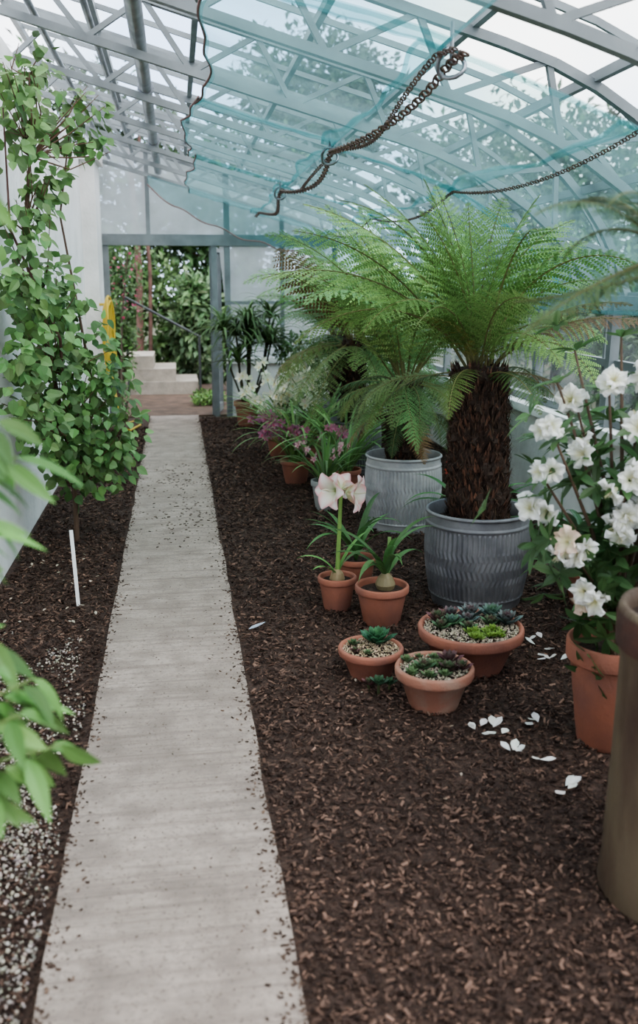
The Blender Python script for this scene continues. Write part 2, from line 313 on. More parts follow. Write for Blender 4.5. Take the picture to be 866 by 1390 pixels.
# ---------------------------------------------------------------- mulch, gravel, petals
def chips(a,n,x0,x1,y0,y1,dark=1.0,z=.003,smin=.005,smax=.022,ex=1.0):
    y=y0*((y1/y0)**(U(0,1,n)**ex));x=U(x0,x1,n);L=(smin+(smax-smin)*U(0,1,n)**1.8)*(1+.09*y)
    S=np.stack([L,L*U(.18,.45,n),L*U(.08,.2,n)],-1);R=rotm(U(0,6.3,n),rng.normal(0,.5,n),rng.normal(0,.4,n))
    k=U(0,1,n)[:,None]**3.0;C=np.array([.041,.024,.018])*(1-k)+np.array([.21,.12,.082])*k
    patch=.8+.35*(.5+.5*np.sin(x*3.1+y*1.7)*np.sin(y*2.3-x*1.3))[:,None]
    scatter(a,CH,BF,np.stack([x,y,U(0.002,.014,n)+z],-1),S,R,C*dark*patch)
a=Acc();chips(a,105000,.25,2.60,1.45,11.5);obj(a,'bark_mulch',m_chip)
a=Acc();chips(a,28000,-.975,-.375,1.4,10.8,dark=.95);obj(a,'bark_mulch',m_chip)
a=Acc()
n=2600;y=1.5+10*U(0,1,n)**1.5;side=U(0,1,n)<.45;dx=rng.exponential(.022,n);x=np.where(side,-.36+dx,.24-dx);x=np.clip(x,-.36,.24)
k=U(0,1,n)[:,None]**2;L=U(.003,.015,n)
scatter(a,CH,BF,np.stack([x,y,np.full(n,.025)],-1),np.stack([L,L*.4,L*.15],-1),rotm(U(0,6,n),rng.normal(0,.15,n),rng.normal(0,.15,n)),np.array([.045,.025,.018])*(1-k)+np.array([.15,.09,.06])*k)
n=900;y=U(1.6,11,n);x=np.clip(rng.normal(.05,.18,n),-.35,.23);L=U(.002,.008,n)
scatter(a,CH,BF,np.stack([x,y,np.full(n,.024)],-1),np.stack([L,L*.4,L*.15],-1),rotm(U(0,6,n),U(-.1,.1,n),U(-.1,.1,n)),tint((.08,.05,.035),n,.5))
n=320;y=U(5.6,8.4,n);x=np.clip(rng.normal(.0,.15,n),-.35,.23);L=U(.008,.022,n)
scatter(a,CH,BF,np.stack([x,y,np.full(n,.024)],-1),np.stack([L,L*.4,L*.15],-1),rotm(U(0,6,n),U(-.1,.1,n),U(-.1,.1,n)),tint((.06,.035,.025),n,.5))
obj(a,'path_debris',m_chip)
a=Acc();n=20000;y=1.4+2.9*U(0,1,n)**1.3;x=U(-.965,-.385,n);keep=(np.sin(x*23+y*5)*.6+np.sin(y*9-x*7)*.6+U(-1.3,1.3,n))>-.25+.75*(y-2.2)+.6*(x>-.46);x=x[keep];y=y[keep];n=len(x);s=U(.003,.0085,n)
scatter(a,OV,OF,np.stack([x,y,U(.006,.019,n)],-1),np.stack([s,s*U(.6,1,n),s*U(.5,.8,n)],-1),rotm(U(0,6,n),U(-1,1,n),U(-1,1,n)),tint((.36,.32,.27),n,.5))
obj(a,'gravel',m_grit)
def petals(acc,P,n,spread,size,col):
    p=np.array(P)+np.stack([rng.normal(0,spread,n),rng.normal(0,spread,n),U(.018,.03,n)],-1);az=U(0,6.3,n)
    leaves(acc,p,np.stack([np.cos(az),np.sin(az),U(-.1,.35,n)],-1),(0,0,1),U(size*.7,size*1.2,n),size*.7,tint(col,n,.08,.04),n=4,curl=-.25,peak=.6)
a=Acc()
for (x,y,n,s) in ((1.06,3.0,8,.022),(1.13,2.83,4,.012),(1.26,3.03,3,.012),(1.2,2.58,4,.012),(1.5,3.6,6,.05),(1.56,3.75,5,.05),(1.18,2.76,2,.012)): petals(a,(x,y,0),n,s,.045,(.85,.83,.78))
obj(a,'fallen_petals',m_petal)
a=Acc()
for k in range(60): petals(a,(U(-.95,-.42),U(2.8,5.6),0),1,.01,.022,(.56,.48,.38))
for k in range(14): petals(a,(U(.3,1.3),U(2.2,6),0),1,.01,.014,(.4,.32,.24))
obj(a,'dry_leaf_litter',m_petal)
a=Acc();leaves(a,[(.29,4.12,.03)],[(1,.35,.15)],(0,0,1),.09,.03,(.45,.5,.58),curl=-.1);obj(a,'fallen_feather',m_petal)

# ---------------------------------------------------------------- pots
def pot_prof(r,h,rb=None,lip=None,th=.012):
    rb=rb or r*.68;lip=lip or h*.2
    return [(0,0),(rb*.96,0),(rb,.006),(r*.90,h-lip-.004),(r*.905,h-lip),(r*.985,h-lip+.004),(r,h-lip+.01),(r*1.0,h-.006),(r-.004,h),(r-th,h),(r-th-.003,h-.01),(r*.87-th*.5,h-lip),(r*.85-th*.5,h*.72)]
def pot(g,r,h,mat=None,rb=None,lip=None,soil=True,sh=.86,name='pot'):
    a=Acc();lathe(a,pot_prof(r,h,rb,lip),56);obj(a,name,mat or m_terra,g,smooth=True)
    if soil:
        a=Acc();rr=r*.87;pts=[(rr*k/6,h*sh+.006*math.sin(k*3)) for k in range(6,-1,-1)]
        lathe(a,pts,24);obj(a,'soil',m_soil,g,smooth=True)
def tub(g,R,H,mat):
    a=Acc();n=110;prof=[(0,0),(R*.84,0)]
    for i in range(n+1):
        t=i/n;z=.005+(H-.005)*t
        r=R*(.85+.15*math.sin(min(t,.62)/.62*PI/2)) - (R*.045*max(0,(t-.62)/.38)**1.5)
        if t>.975:r+=.012
        elif .86<t<.885:r+=.005
        elif .10<t<.12:r+=.005
        prof.append((r,z))
    prof+=[(R*.955+.004,H+.006),(R*.94,H),(R*.93,H*.8),(R*.9,H*.6)]
    K=64
    def mod(T,Z,I):
        t=Z/H;m=np.clip((t-.13)/.02,0,1)*np.clip((.85-t)/.02,0,1)*(I<n+3)
        mid=np.clip((t-.28)/.03,0,1)*np.clip((.66-t)/.03,0,1)
        return m*.004*np.sin(K*T+mid*3.4*(np.abs(((t-.28)/.095)%2-1)-.5))
    lathe(a,prof,512,mod=mod);obj(a,'galvanised_tub',mat,g,smooth=True)
    a=Acc();lathe(a,[(R*.92,H*.86),(R*.5,H*.87),(0,H*.88)],32);obj(a,'soil',m_soil,g)

# ---------------------------------------------------------------- ferns
def frond_tpl(npin=27,m=12,W=.21):
    V=[];Q=[];T=[]
    for i in range(npin):
        s=.12+.87*(i+.5)/npin;sp=.87/npin
        pl0=W*max(.03,math.sin(PI*min(1,((s-.03)/.97))**.85))**.85
        for sd in (-1,1):
            pl=pl0*U(.85,1.1);al=math.radians(70-20*s+U(-7,7));ca,sa=math.cos(al),math.sin(al);mm=max(4,int(m*pl/W+2));zz=U(-.022,.022)
            H=lambda q_: -1.6*q_*q_+zz*q_/W
            for j in range(mm):
                q=(j+.6)/mm*pl;w=pl/mm*.36;ln=sp*.52*(1-(q/pl)**2*.8)
                for k in (-1,1):
                    bs,bw=s+q*ca,q*sa;dx,dy=k*sa,-k*ca
                    dx2,dy2=dx+.45*ca,dy+.45*sa
                    pts=[(bs-ca*w,bw-sa*w),(bs+dx2*ln*.5-ca*w*.9,bw+dy2*ln*.5-sa*w*.9),(bs+dx2*ln,bw+dy2*ln),(bs+dx2*ln*.5+ca*w*.9,bw+dy2*ln*.5+sa*w*.9),(bs+ca*w,bw+sa*w)]
                    b0=len(V);V+=[(p,sd*q_,H(q_)) for p,q_ in pts];Q.append([b0,b0+1,b0+2,b0+3]);T.append([b0,b0+3,b0+4])
            b0=len(V);mw=.0012
            V+=[(s-mw,0,0),(s+mw,0,0),(s+pl*.5*ca+mw*.6,sd*pl*.5*sa,H(pl*.5*sa)),(s+pl*.5*ca-mw*.6,sd*pl*.5*sa,H(pl*.5*sa))];Q.append([b0,b0+1,b0+2,b0+3])
            b1=len(V);V+=[(s+pl*ca,sd*pl*sa,H(pl*sa))];T.append([b0+3,b0+2,b1])
    return np.array(V),np.array(Q),np.array(T)
TPLS=[frond_tpl() for _ in range(4)]
TPL_LO=[frond_tpl(21,8)]
def frond(acc,P,az,e0,e1,L,col,tpl=None,roll=0,pw=1.2,side=0,mi=0,stem=(.22,.20,.07)):
    V,Q,T=random.choice(tpl or TPLS);n=40;t=np.linspace(0,1,n);el=e0+(e1-e0)*t**pw;azs=az+side*t**1.5
    h=np.stack([np.cos(azs),np.sin(azs),0*t],-1);Tn=h*np.cos(el)[:,None];Tn[:,2]=np.sin(el)
    C=np.array(P)+np.vstack([[0,0,0],np.cumsum(Tn[:-1]*L/(n-1),0)])
    lat=np.stack([-np.sin(azs),np.cos(azs),0*t],-1);N_=np.cross(Tn,lat)
    rl=roll*(.4+.6*t)[:,None]
    lat2=lat*np.cos(rl)+N_*np.sin(rl);N2=np.cross(Tn,lat2)
    s=np.clip(V[:,0],0,1);I=lambda A:np.stack([np.interp(s,t,A[:,k]) for k in range(3)],-1)
    X=I(C)+I(lat2)*V[:,1:2]*L+I(N2)*V[:,2:3]*L+I(Tn)*np.clip(V[:,0:1]-1,0,1)*L
    c=np.array(col)[None]*(.85+.35*s[:,None])
    acc.add(X,Q,c,mi);acc.add(X,T,c,mi)
    tube(acc,C,np.linspace(.007,.0015,n)*max(.6,L),5,col=stem,mi=mi)
def crown(acc,P,n,L,e0=(55,80),e1=(-50,-5),col=(.12,.27,.05),tpl=None,az0=0,az1=2*PI,r=.05,brown=.05,pw=1.2,rl=.7):
    for i in range(n):
        az=az0+(az1-az0)*(i+U(-.35,.35))/n
        c=np.array(col)*U(.6,1.35)*np.array([U(.8,1.3),1,U(.7,1.2)])
        if U(0,1)<brown: c=np.array([.24,.13,.05])*U(.7,1.2)
        p=(P[0]+r*math.cos(az),P[1]+r*math.sin(az),P[2]+U(-.03,.03))
        frond(acc,p,az,math.radians(U(*e0)),math.radians(U(*e1)),L*U(.72,1.12),c,tpl,roll=U(-rl,rl),side=U(-.6,.6),pw=pw*U(.8,1.6))
def keep_in(acc,gx,gy):   # fronds pressed back from the side glazing / end wall
    for v in acc.v:
        v[:,0]=np.minimum(v[:,0],2.56-gx+.02*np.tanh(v[:,0]+gx-2.56)); v[:,1]=np.minimum(v[:,1],11.3-gy)
def trunk(g,z0,z1,r,lean=(0,0),N=1300):
    a=Acc();n=26;H=z1-z0
    prof=[(r*(1.0-.15*i/n)+.012*math.sin(i*1.3),z0+H*i/n) for i in range(n+1)]+[(.0,z1+.02)]
    lathe(a,prof,40,col=(.045,.028,.02),mod=lambda T,Z,I:(.014*np.sin(T*9+Z*31)+.01*np.sin(T*17-Z*53)+.007*np.sin(T*31+Z*90))*(I<n+1))
    az=U(0,2*PI,N);z=z0+H*U(0,1,N)**.95;rr=r*(1-.15*(z-z0)/H)
    P=np.stack([rr*np.cos(az),rr*np.sin(az),z],-1);D=np.stack([np.cos(az)*.45,np.sin(az)*.45,U(.5,1,N)],-1);Uo=np.stack([np.cos(az),np.sin(az),0*az],-1)
    k=U(0,1,N)[:,None]**2
    leaves(a,P,D,Uo,U(.03,.075,N),U(.010,.022,N),np.array([.045,.027,.02])*(1-k)+np.array([.19,.09,.055])*k,n=3,curl=.1,peak=.3)
    N2=N;az=U(0,2*PI,N2);z=z0+H*U(0.1,1,N2);P=np.stack([r*np.cos(az),r*np.sin(az),z],-1)
    leaves(a,P,np.stack([np.cos(az)*.3+U(-.3,.3,N2),np.sin(az)*.3+U(-.3,.3,N2),U(-1,.2,N2)],-1),(0,0,1),U(.03,.06,N2),.004,tint((.08,.045,.028),N2,.4),n=2,curl=.2)
    a.v=[v+np.concatenate([(np.clip(v[:,2:3]-z0,0,None)*np.array([[lean[0],lean[1]]])),np.zeros((len(v),1))],1) for v in a.v]
    obj(a,'fern_trunk',m_fiber,g)
FG=(.20,.335,.075);R_=math.radians
g=group('potted_tree_fern',(1.49,4.44,0));tub(g,.265,.49,m_galv);trunk(g,.38,1.20,.146,(-.02,0),1700)
a=Acc();crown(a,(-.02,0,1.20),10,1.12,e0=(50,84),e1=(-60,10),col=FG,brown=0,r=.06)
for az,e0,e1,L in ((150,78,30,1.1),(185,66,12,1.2),(120,85,55,.95),(60,82,35,1.0),(200,50,-45,1.1),(230,60,-35,.85),(165,55,-20,1.25),(-10,68,-25,.95),(15,50,-45,.85),(-45,45,-65,.75),(-75,55,-60,.7),(95,86,60,.85),(10,86,50,.9),(210,82,40,.85),(180,84,55,.95),(30,78,15,1.0)):
    frond(a,(-.04,0,1.20),R_(az),R_(e0),R_(e1),L,np.array(FG)*U(.7,1.3),roll=U(-.8,.8),side=U(-.35,.35))
frond(a,(.03,-.05,1.21),R_(-35),R_(45),R_(-20),.8,(.22,.11,.05),roll=.3)
frond(a,(.03,-.05,1.21),R_(5),R_(50),R_(-15),.85,(.18,.13,.04),roll=-.2)
frond(a,(-.05,-.05,1.21),R_(-150),R_(65),R_(-10),.5,(.26,.24,.05))
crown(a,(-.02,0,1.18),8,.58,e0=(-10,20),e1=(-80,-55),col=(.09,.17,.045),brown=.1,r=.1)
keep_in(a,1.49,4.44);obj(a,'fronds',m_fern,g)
g=group('potted_tree_fern',(1.474,5.97,0));tub(g,.255,.50,m_galv2);trunk(g,.4,.98,.11,N=900)
a=Acc();crown(a,(0,0,1.0),16,1.15,e0=(50,86),e1=(-50,35),col=(.22,.36,.11),brown=0)
for az,e0,e1,L in ((170,80,45,1.25),(190,72,15,1.3),(150,84,60,1.15),(205,68,-5,1.2)): frond(a,(0,0,1.0),R_(az),R_(e0),R_(e1),L,np.array((.22,.36,.11))*U(.8,1.2),roll=U(-.6,.6))
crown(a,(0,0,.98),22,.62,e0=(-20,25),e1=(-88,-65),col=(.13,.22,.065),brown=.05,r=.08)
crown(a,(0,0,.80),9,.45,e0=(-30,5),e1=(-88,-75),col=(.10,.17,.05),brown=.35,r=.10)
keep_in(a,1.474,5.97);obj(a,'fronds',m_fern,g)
g=group('potted_tree_fern',(1.50,7.9,0));tub(g,.24,.46,m_galv);trunk(g,.38,1.15,.10,N=700)
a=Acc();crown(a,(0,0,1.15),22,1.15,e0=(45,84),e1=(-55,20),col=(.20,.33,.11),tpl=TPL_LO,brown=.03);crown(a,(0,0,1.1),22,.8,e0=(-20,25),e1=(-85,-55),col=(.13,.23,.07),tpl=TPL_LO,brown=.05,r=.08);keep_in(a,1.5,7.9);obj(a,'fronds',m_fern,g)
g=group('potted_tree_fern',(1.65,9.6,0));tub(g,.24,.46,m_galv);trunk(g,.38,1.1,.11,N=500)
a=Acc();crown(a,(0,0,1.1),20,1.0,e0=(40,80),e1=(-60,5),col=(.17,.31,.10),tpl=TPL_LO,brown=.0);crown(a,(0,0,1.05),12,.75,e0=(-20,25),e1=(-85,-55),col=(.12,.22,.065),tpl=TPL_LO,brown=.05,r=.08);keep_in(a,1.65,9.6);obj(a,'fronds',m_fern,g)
# ---------------------------------------------------------------- tall pot with foliage, right foreground
g=group('tall_planter',(1.30,2.06,0))
a=Acc();lathe(a,[(0,0),(.215,0),(.222,.02),(.214,.1),(.205,.4),(.200,.66),(.206,.68),(.212,.70),(.213,.79),(.208,.805),(.193,.805),(.188,.77),(.186,.6)],64);obj(a,'planter_body',M('rusty_planter',(.12,.088,.055),.75,.05,col2=(.06,.032,.022),scale=6,lo=.4,hi=.62,bump=.3,bscale=40,stretch=(1,1,.4)),g,smooth=True)
a=Acc();lathe(a,[(.2145,.70),(.2155,.705),(.2155,.785),(.2145,.79)],64);obj(a,'rust_band',M('rust',(.10,.04,.028),.8,col2=(.055,.028,.02),scale=12,bump=.3),g,smooth=True)
a=Acc();lathe(a,[(.19,.76),(0,.77)],24);obj(a,'soil',m_soil,g)
a=Acc();tube(a,[(.0,0,.74),(-.03,.02,1.1),(-.10,0,1.4),(-.17,0,1.68)],[.03,.026,.024,.02],10,col=(.10,.06,.04));obj(a,'stem',m_stem,g)
a=Acc();crown(a,(-.17,0,1.66),22,.37,e0=(-20,80),e1=(-70,20),col=(.07,.13,.05),brown=.12,r=.02);obj(a,'foliage',m_fern,g)
# ---------------------------------------------------------------- white rhododendron
def funnel(acc,P,D,R,col,np_=5,thr=(.75,.75,.45),ruf=.18):
    D=nrm(np.array(D,float));A=nrm(np.cross(D,(.3,.2,1.)));B=np.cross(D,A);ns=6;nt_=7
    for k in range(np_):
        th0=2*PI*k/np_+U(-.1,.1)
        s=np.linspace(0,1,ns)[:,None];u=np.linspace(-1,1,nt_)[None]
        wid=(PI/np_)*(.85+.45*np.sin(PI*s**1.1))*np.where(s>.9,.72,1)
        th=th0+u*wid
        r=R*(.10+.95*s**1.3)*(1-.12*u**2*s)
        z=R*(.85*s**.75-.35*s**3)+R*ruf*np.sin(u*5+k*2)*s**2+0*u
        p=np.array(P)+(r*np.cos(th))[...,None]*A+(r*np.sin(th))[...,None]*B+z[...,None]*D
        c=np.array(thr)*(1-s[...,None])**1.5+np.array(col)*(1-(1-s[...,None])**1.5);c=np.broadcast_to(c,(ns,nt_,3)).reshape(-1,3)
        idx=np.arange(ns*nt_).reshape(ns,nt_);f=np.stack([idx[:-1,:-1],idx[1:,:-1],idx[1:,1:],idx[:-1,1:]],-1).reshape(-1,4)
        acc.add(p,f,c)
    for k in range(6):
        q=np.array(P)+D*R*U(.8,1.1)+A*R*U(-.2,.2)+B*R*U(-.2,.2);tube(acc,[np.array(P),(np.array(P)+q)/2+.02*R,q],R*.018,4,col=(.75,.7,.45))
def whorl(acc,P,D,n,L,W,col):
    D=nrm(np.array(D,float));A=nrm(np.cross(D,(.3,.2,1.)));B=np.cross(D,A);th=np.arange(n)*2.4+U(0,6)
    d=D*.35+np.cos(th)[:,None]*A+np.sin(th)[:,None]*B
    leaves(acc,np.tile(P,(n,1)),d,np.tile(D,(n,1)),U(L*.7,L*1.1,n),W,tint(col,n,.3),n=5,curl=.15,peak=.5)
g=group('potted_white_rhododendron',(1.49,2.9,0));pot(g,.165,.385,lip=.075)
al=Acc();af=Acc();ab=Acc()
fl=[(-.28,-.05,1.13,3),(-.14,.1,1.20,3),(-.16,0,1.06,3),(-.27,.05,.86,4),(-.22,-.1,.76,5),(-.15,-.12,.60,4),(-.06,-.12,.98,5),(-.04,-.1,.84,5),(0,-.1,1.14,4),(.05,-.08,.92,4),(.12,-.08,1.12,4),(.1,.1,1.3,3),(.25,0,1.0,4),(.3,.1,1.25,4),(.22,.15,.75,4),(-.05,.25,1.05,3),(.02,-.15,.70,3),(-.08,.0,1.28,2),(-.3,.0,1.0,2),(0,.1,1.45,0),(.15,.1,1.5,0),(-.12,.2,1.4,0),(-.22,.1,1.3,0),(.3,.0,1.42,0)]
for x_,y_,z_,m_ in fl:
    p=np.array([x_,y_,z_]);q0=np.array([U(-.02,.02),U(-.02,.02),.33]);mid=(p*np.array([.35,.35,.55])+q0*np.array([.65,.65,.45]))
    tube(ab,[q0,mid,p-(0,0,.02)],[.010,.007,.004],6,col=(.11,.07,.045))
    o=nrm(p-np.array([0,0,.8]))
    for k in range(m_):
        dd=nrm(o*.6+rng.normal(0,.6,3)+np.array([-.3,-.5,0]));pink=U(0,1)<.25 and z_<.8
        funnel(af,p+dd*.014+rng.normal(0,.014,3),dd,U(.038,.054),(.85,.66,.55) if pink else (.86,.85,.83),ruf=.26)
    whorl(al,p-o*.02,o,7,.10,.032,(.07,.15,.045))
    for _ in range(5):
        t=U(.35,.98);w=q0*(1-t)+p*t+rng.normal(0,.08,3);whorl(al,w,o+rng.normal(0,.4,3),6,.10,.03,(.07,.145,.045))
obj(ab,'branches',m_stem,g);obj(al,'leaves',m_leaf,g);obj(af,'flowers',m_petal,g)
# ---------------------------------------------------------------- succulent bowls
def rosette(acc,P,R,n,col,tip,fat=.42):
    k=np.arange(n);az=k*2.39996;f=k/n;el=np.radians(12+65*f);L=R*(1-.65*f)
    D=np.stack([np.cos(az)*np.cos(el),np.sin(az)*np.cos(el),np.sin(el)],-1);Uo=np.stack([0*az,0*az,1+0*az],-1)
    C=np.array(col)*(1-f)[:,None]+np.array(tip)*f[:,None]
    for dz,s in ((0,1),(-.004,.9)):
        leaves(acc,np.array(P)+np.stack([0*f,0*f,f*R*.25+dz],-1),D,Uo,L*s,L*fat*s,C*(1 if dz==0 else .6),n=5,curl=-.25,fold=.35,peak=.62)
def bowl(name,loc,r,h,items,mat,topping=(.42,.36,.27)):
    g=group(name,loc);a=Acc();lip=h*.28
    lathe(a,[(0,0),(r*.6,0),(r*.63,.01),(r*.85,h-lip-.005),(r*.93,h-lip),(r*.985,h-lip+.006),(r,h-lip+.014),(r*1.01,h-.008),(r-.003,h),(r-.014,h),(r-.02,h-.012),(r*.86,h-lip)],64);obj(a,'bowl',mat,g,smooth=True)
    a=Acc();lathe(a,[(r*.92,h-.022),(r*.5,h-.012),(0,h-.008)],32);obj(a,'soil',m_soil,g)
    a=Acc();n=int(9000*r*r*4);q=r*.9*np.sqrt(U(0,1,n));th=U(0,6.3,n);s=U(.003,.007,n)
    scatter(a,OV,OF,np.stack([q*np.cos(th),q*np.sin(th),h-.014+.01*(1-q/r)+U(0,.004,n)],-1),np.stack([s,s*.8,s*.6],-1),rotm(U(0,6,n),U(-1,1,n),U(-1,1,n)),tint(topping,n,.35));obj(a,'grit',m_grit,g)
    a=Acc()
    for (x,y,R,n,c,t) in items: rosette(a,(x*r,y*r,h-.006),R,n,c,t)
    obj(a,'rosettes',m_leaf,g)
GR=(.10,.22,.09);BG=(.16,.24,.22);RD=(.18,.06,.07);LG=(.24,.38,.06);DG=(.05,.18,.09)
it=[(-.55,.35,.068,26,RD,GR),(-.25,.5,.068,26,RD,BG),(.15,.5,.075,28,BG,RD),(.55,.35,.085,28,BG,GR),(.72,0,.08,26,BG,RD),(.4,.0,.06,22,GR,RD),(-.6,-.05,.055,22,GR,RD),(-.35,.1,.065,24,GR,BG),(0,.2,.06,24,BG,RD),(-.1,-.15,.05,22,GR,RD)]
it+=[(U(-.25,.45),U(-.7,-.15),U(.022,.038),14,LG,(.32,.48,.08)) for _ in range(30)]
bowl('succulent_bowl',(1.198,3.61,0),.222,.19,it,m_terra)
it=[(U(-.75,.3),U(-.6,.7),U(.022,.036),14,(.12,.2,.08),(.2,.3,.12)) for _ in range(26)]+[(.45,.2,.065,24,RD,(.14,.12,.1)),(.3,-.3,.055,24,(.12,.05,.05),GR),(.65,-.25,.05,22,RD,GR),(-.3,-.1,.055,22,GR,RD)]
bowl('succulent_bowl',(.945,3.27,0),.152,.165,it,m_terra2)
it=[(.25,.25,.095,34,DG,(.12,.30,.11)),(-.5,.3,.035,18,(.1,.14,.06),GR),(-.55,-.25,.03,18,RD,GR),(-.2,-.5,.028,18,(.2,.24,.12),GR)]
bowl('succulent_bowl',(.76,3.585,0),.136,.13,it,m_terra,(.46,.36,.24))
a=Acc();rosette(a,(0,0,.05),.05,20,(.06,.13,.07),GR);rosette(a,(.05,.03,.035),.04,18,(.06,.13,.07),GR);rosette(a,(-.03,.05,.03),.04,18,RD,GR);tube(a,[(0,0,0),(0,0,.055)],.006,6,col=(.08,.1,.04));tube(a,[(.05,.03,0),(.05,.03,.04)],.005,6,col=(.08,.1,.04));tube(a,[(-.03,.05,0),(-.03,.05,.035)],.005,6,col=(.08,.1,.04));obj(a,'houseleek_plant',m_leaf,loc=(.75,3.38,0))
# ---------------------------------------------------------------- amaryllis
def lily(acc,P,D,R,col=(.88,.84,.80),edge=(.78,.22,.28)):
    D=nrm(np.array(D,float));A=nrm(np.cross(D,(.1,.2,1.)));B=np.cross(D,A);ns=9;nt_=5
    for k in range(6):
        th0=PI/3*k;s=np.linspace(0,1,ns)[:,None];u=np.linspace(-1,1,nt_)[None]
        w=R*(.46 if k%2 else .40)*np.sin(PI*np.clip(s,0,.985)**.75)**.75+.004
        r=R*(.06+.94*s**1.5);z=R*(1.05*s-.45*s**3)+(.006 if k%2 else 0)
        T=A*math.cos(th0)+B*math.sin(th0);S=-A*math.sin(th0)+B*math.cos(th0)
        p=np.array(P)+r[...,None]*T+(z+.12*R*u**2*np.sin(PI*s))[...,None]*D+(w*u)[...,None]*S
        m=(np.abs(u)**2.2*.7*np.ones_like(s)+.08*s)[...,None];g_=((1-s)**2*.7)[...,None]
        c=np.array(col)*(1-m)+np.array(edge)*m;c=c*(1-g_)+np.array([.45,.6,.2])*g_
        idx=np.arange(ns*nt_).reshape(ns,nt_);f=np.stack([idx[:-1,:-1],idx[1:,:-1],idx[1:,1:],idx[:-1,1:]],-1).reshape(-1,4)
        acc.add(p,f,c.reshape(-1,3))
    for k in range(6): tube(acc,[np.array(P),np.array(P)+D*R*.6,np.array(P)+D*R*.95+A*U(-.15,.15)*R-B*.1*R],R*.02,4,col=(.8,.75,.55))
g=group('potted_amaryllis',(.76,4.42,0));pot(g,.098,.175)
a=Acc();tube(a,[(0,0,.14),(.005,0,.3),(.012,-.005,.48),(.015,-.01,.60)],[.012,.011,.010,.010],10,col=(.20,.33,.09));lathe(a,[(.03,.14),(.04,.16),(.03,.19),(.012,.21)],16,col=(.3,.22,.12))
straps(a,(0,0,.17),[PI*.95,PI*1.2,.3],np.radians([60,50,70]),np.radians([-30,-20,20]),[.25,.2,.3],.03,(.12,.26,.07));obj(a,'stalk_and_leaves',m_stem,g)
a=Acc();lily(a,(.0,-.015,.615),(-.8,-.6,.1),.10);lily(a,(.04,-.01,.605),(.85,-.5,-.05),.105);lily(a,(.02,.02,.61),(.1,.9,.2),.08);tube(a,[(-.02,0,.64),(-.06,-.02,.69)],[.012,.003],6,col=(.5,.55,.25));obj(a,'flowers',m_petal,g,smooth=True)
g=group('potted_amaryllis',(.94,4.19,0));pot(g,.13,.195)
a=Acc();lathe(a,[(.0,.15),(.04,.16),(.05,.19),(.035,.225),(.012,.25)],16,col=(.3,.24,.12),c=(.02,.02,0));n=14;az=U(0,2*PI,n);straps(a,(.02,.02,.22),az,np.radians(U(50,85,n)),np.radians(U(-60,20,n)),U(.28,.48,n),.034,tint((.085,.2,.055),n,.3));tube(a,[(.03,.02,.2),(.04,.03,.42)],.009,8,col=(.2,.33,.1));obj(a,'leaves',m_leaf,g)
g=group('potted_amaryllis',(.92,4.75,0));pot(g,.11,.17)
a=Acc();n=14;az=U(0,2*PI,n);straps(a,(0,0,.15),az,np.radians(U(55,85,n)),np.radians(U(-50,40,n)),U(.35,.55,n),.035,tint((.085,.2,.055),n,.3));obj(a,'leaves',m_leaf,g)
# ---------------------------------------------------------------- clivia / strap plants
def strap_plant(name,loc,r,h,n,L,W,col,mat=None,fl=None,e0=(50,85),e1=(-60,10)):
    g=group(name,loc);pot(g,r,h,mat);a=Acc();az=U(0,2*PI,n);q=U(0,r*.5,n)
    straps(a,np.stack([q*np.cos(az),q*np.sin(az),np.full(n,h*.85)],-1),az,np.radians(U(*e0,n)),np.radians(U(*e1,n)),U(L*.7,L*1.15,n),W,tint(col,n,.35));obj(a,'leaves',m_leaf,g)
    if fl:
        a=Acc();ns,SL,fc,tc_,fr,azr,e_end=fl
        for k in range(ns):
            a0=U(*azr);e_0=math.radians(U(60,80));e_1=math.radians(U(*e_end));t=np.linspace(0,1,14);el=e_0+(e_1-e_0)*t**1.5
            C=np.stack([np.cos(a0)*np.cos(el),np.sin(a0)*np.cos(el),np.sin(el)],-1)*SL/13*U(.85,1.1);C=np.array([0,0,h*.85])+np.vstack([[0,0,0],np.cumsum(C[:-1],0)])
            tube(a,C,.004,5,col=(.2,.28,.08))
            for j in range(7,14):
                d=np.array([math.cos(j*2.4),math.sin(j*2.4),U(-.2,.5)])+np.array([-.2,-.6,0]);d=nrm(d)
                P=C[j]+d*fr*.6
                th=np.arange(5)*2*PI/5+U(0,1);A_=nrm(np.cross(d,(0,0,1.)));B_=np.cross(d,A_);dd=d*.35+np.cos(th)[:,None]*A_+np.sin(th)[:,None]*B_
                leaves(a,np.tile(P,(5,1)),dd,np.tile(d,(5,1)),fr,fr*.6,tint(fc,5,.12,.06),n=3,curl=-.15,peak=.55)
                leaves(a,[P],[d*.8+np.array([0,0,-.5])],[d],fr*.6,fr*.45,[tc_],n=3,curl=.5)
        obj(a,'flowers',m_petal,g)
strap_plant('potted_clivia',(1.72,5.15,0),.14,.2,18,.5,.045,(.07,.2,.05),fl=(2,.5,(.5,.08,.05),(.6,.2,.1),.03,(2,4),(40,60)))
strap_plant('potted_clivia',(2.05,4.3,0),.14,.2,22,.5,.045,(.06,.16,.045))
strap_plant('potted_clivia',(1.92,3.75,0),.13,.18,20,.5,.04,(.08,.19,.05))
strap_plant('potted_cymbidium',(1.04,6.55,0),.11,.22,34,.6,.022,(.15,.28,.08),mat=M('grey_glazed_pot',(.42,.42,.40),.6,col2=(.3,.3,.29)),fl=(2,.45,(.75,.5,.5),(.6,.2,.3),.03,(3,5),(0,40)))
strap_plant('potted_cymbidium',(.94,7.5,0),.13,.2,60,.8,.024,(.17,.30,.08),fl=(10,.62,(.42,.17,.26),(.5,.08,.15),.046,(2.2,4.8),(-50,10)))
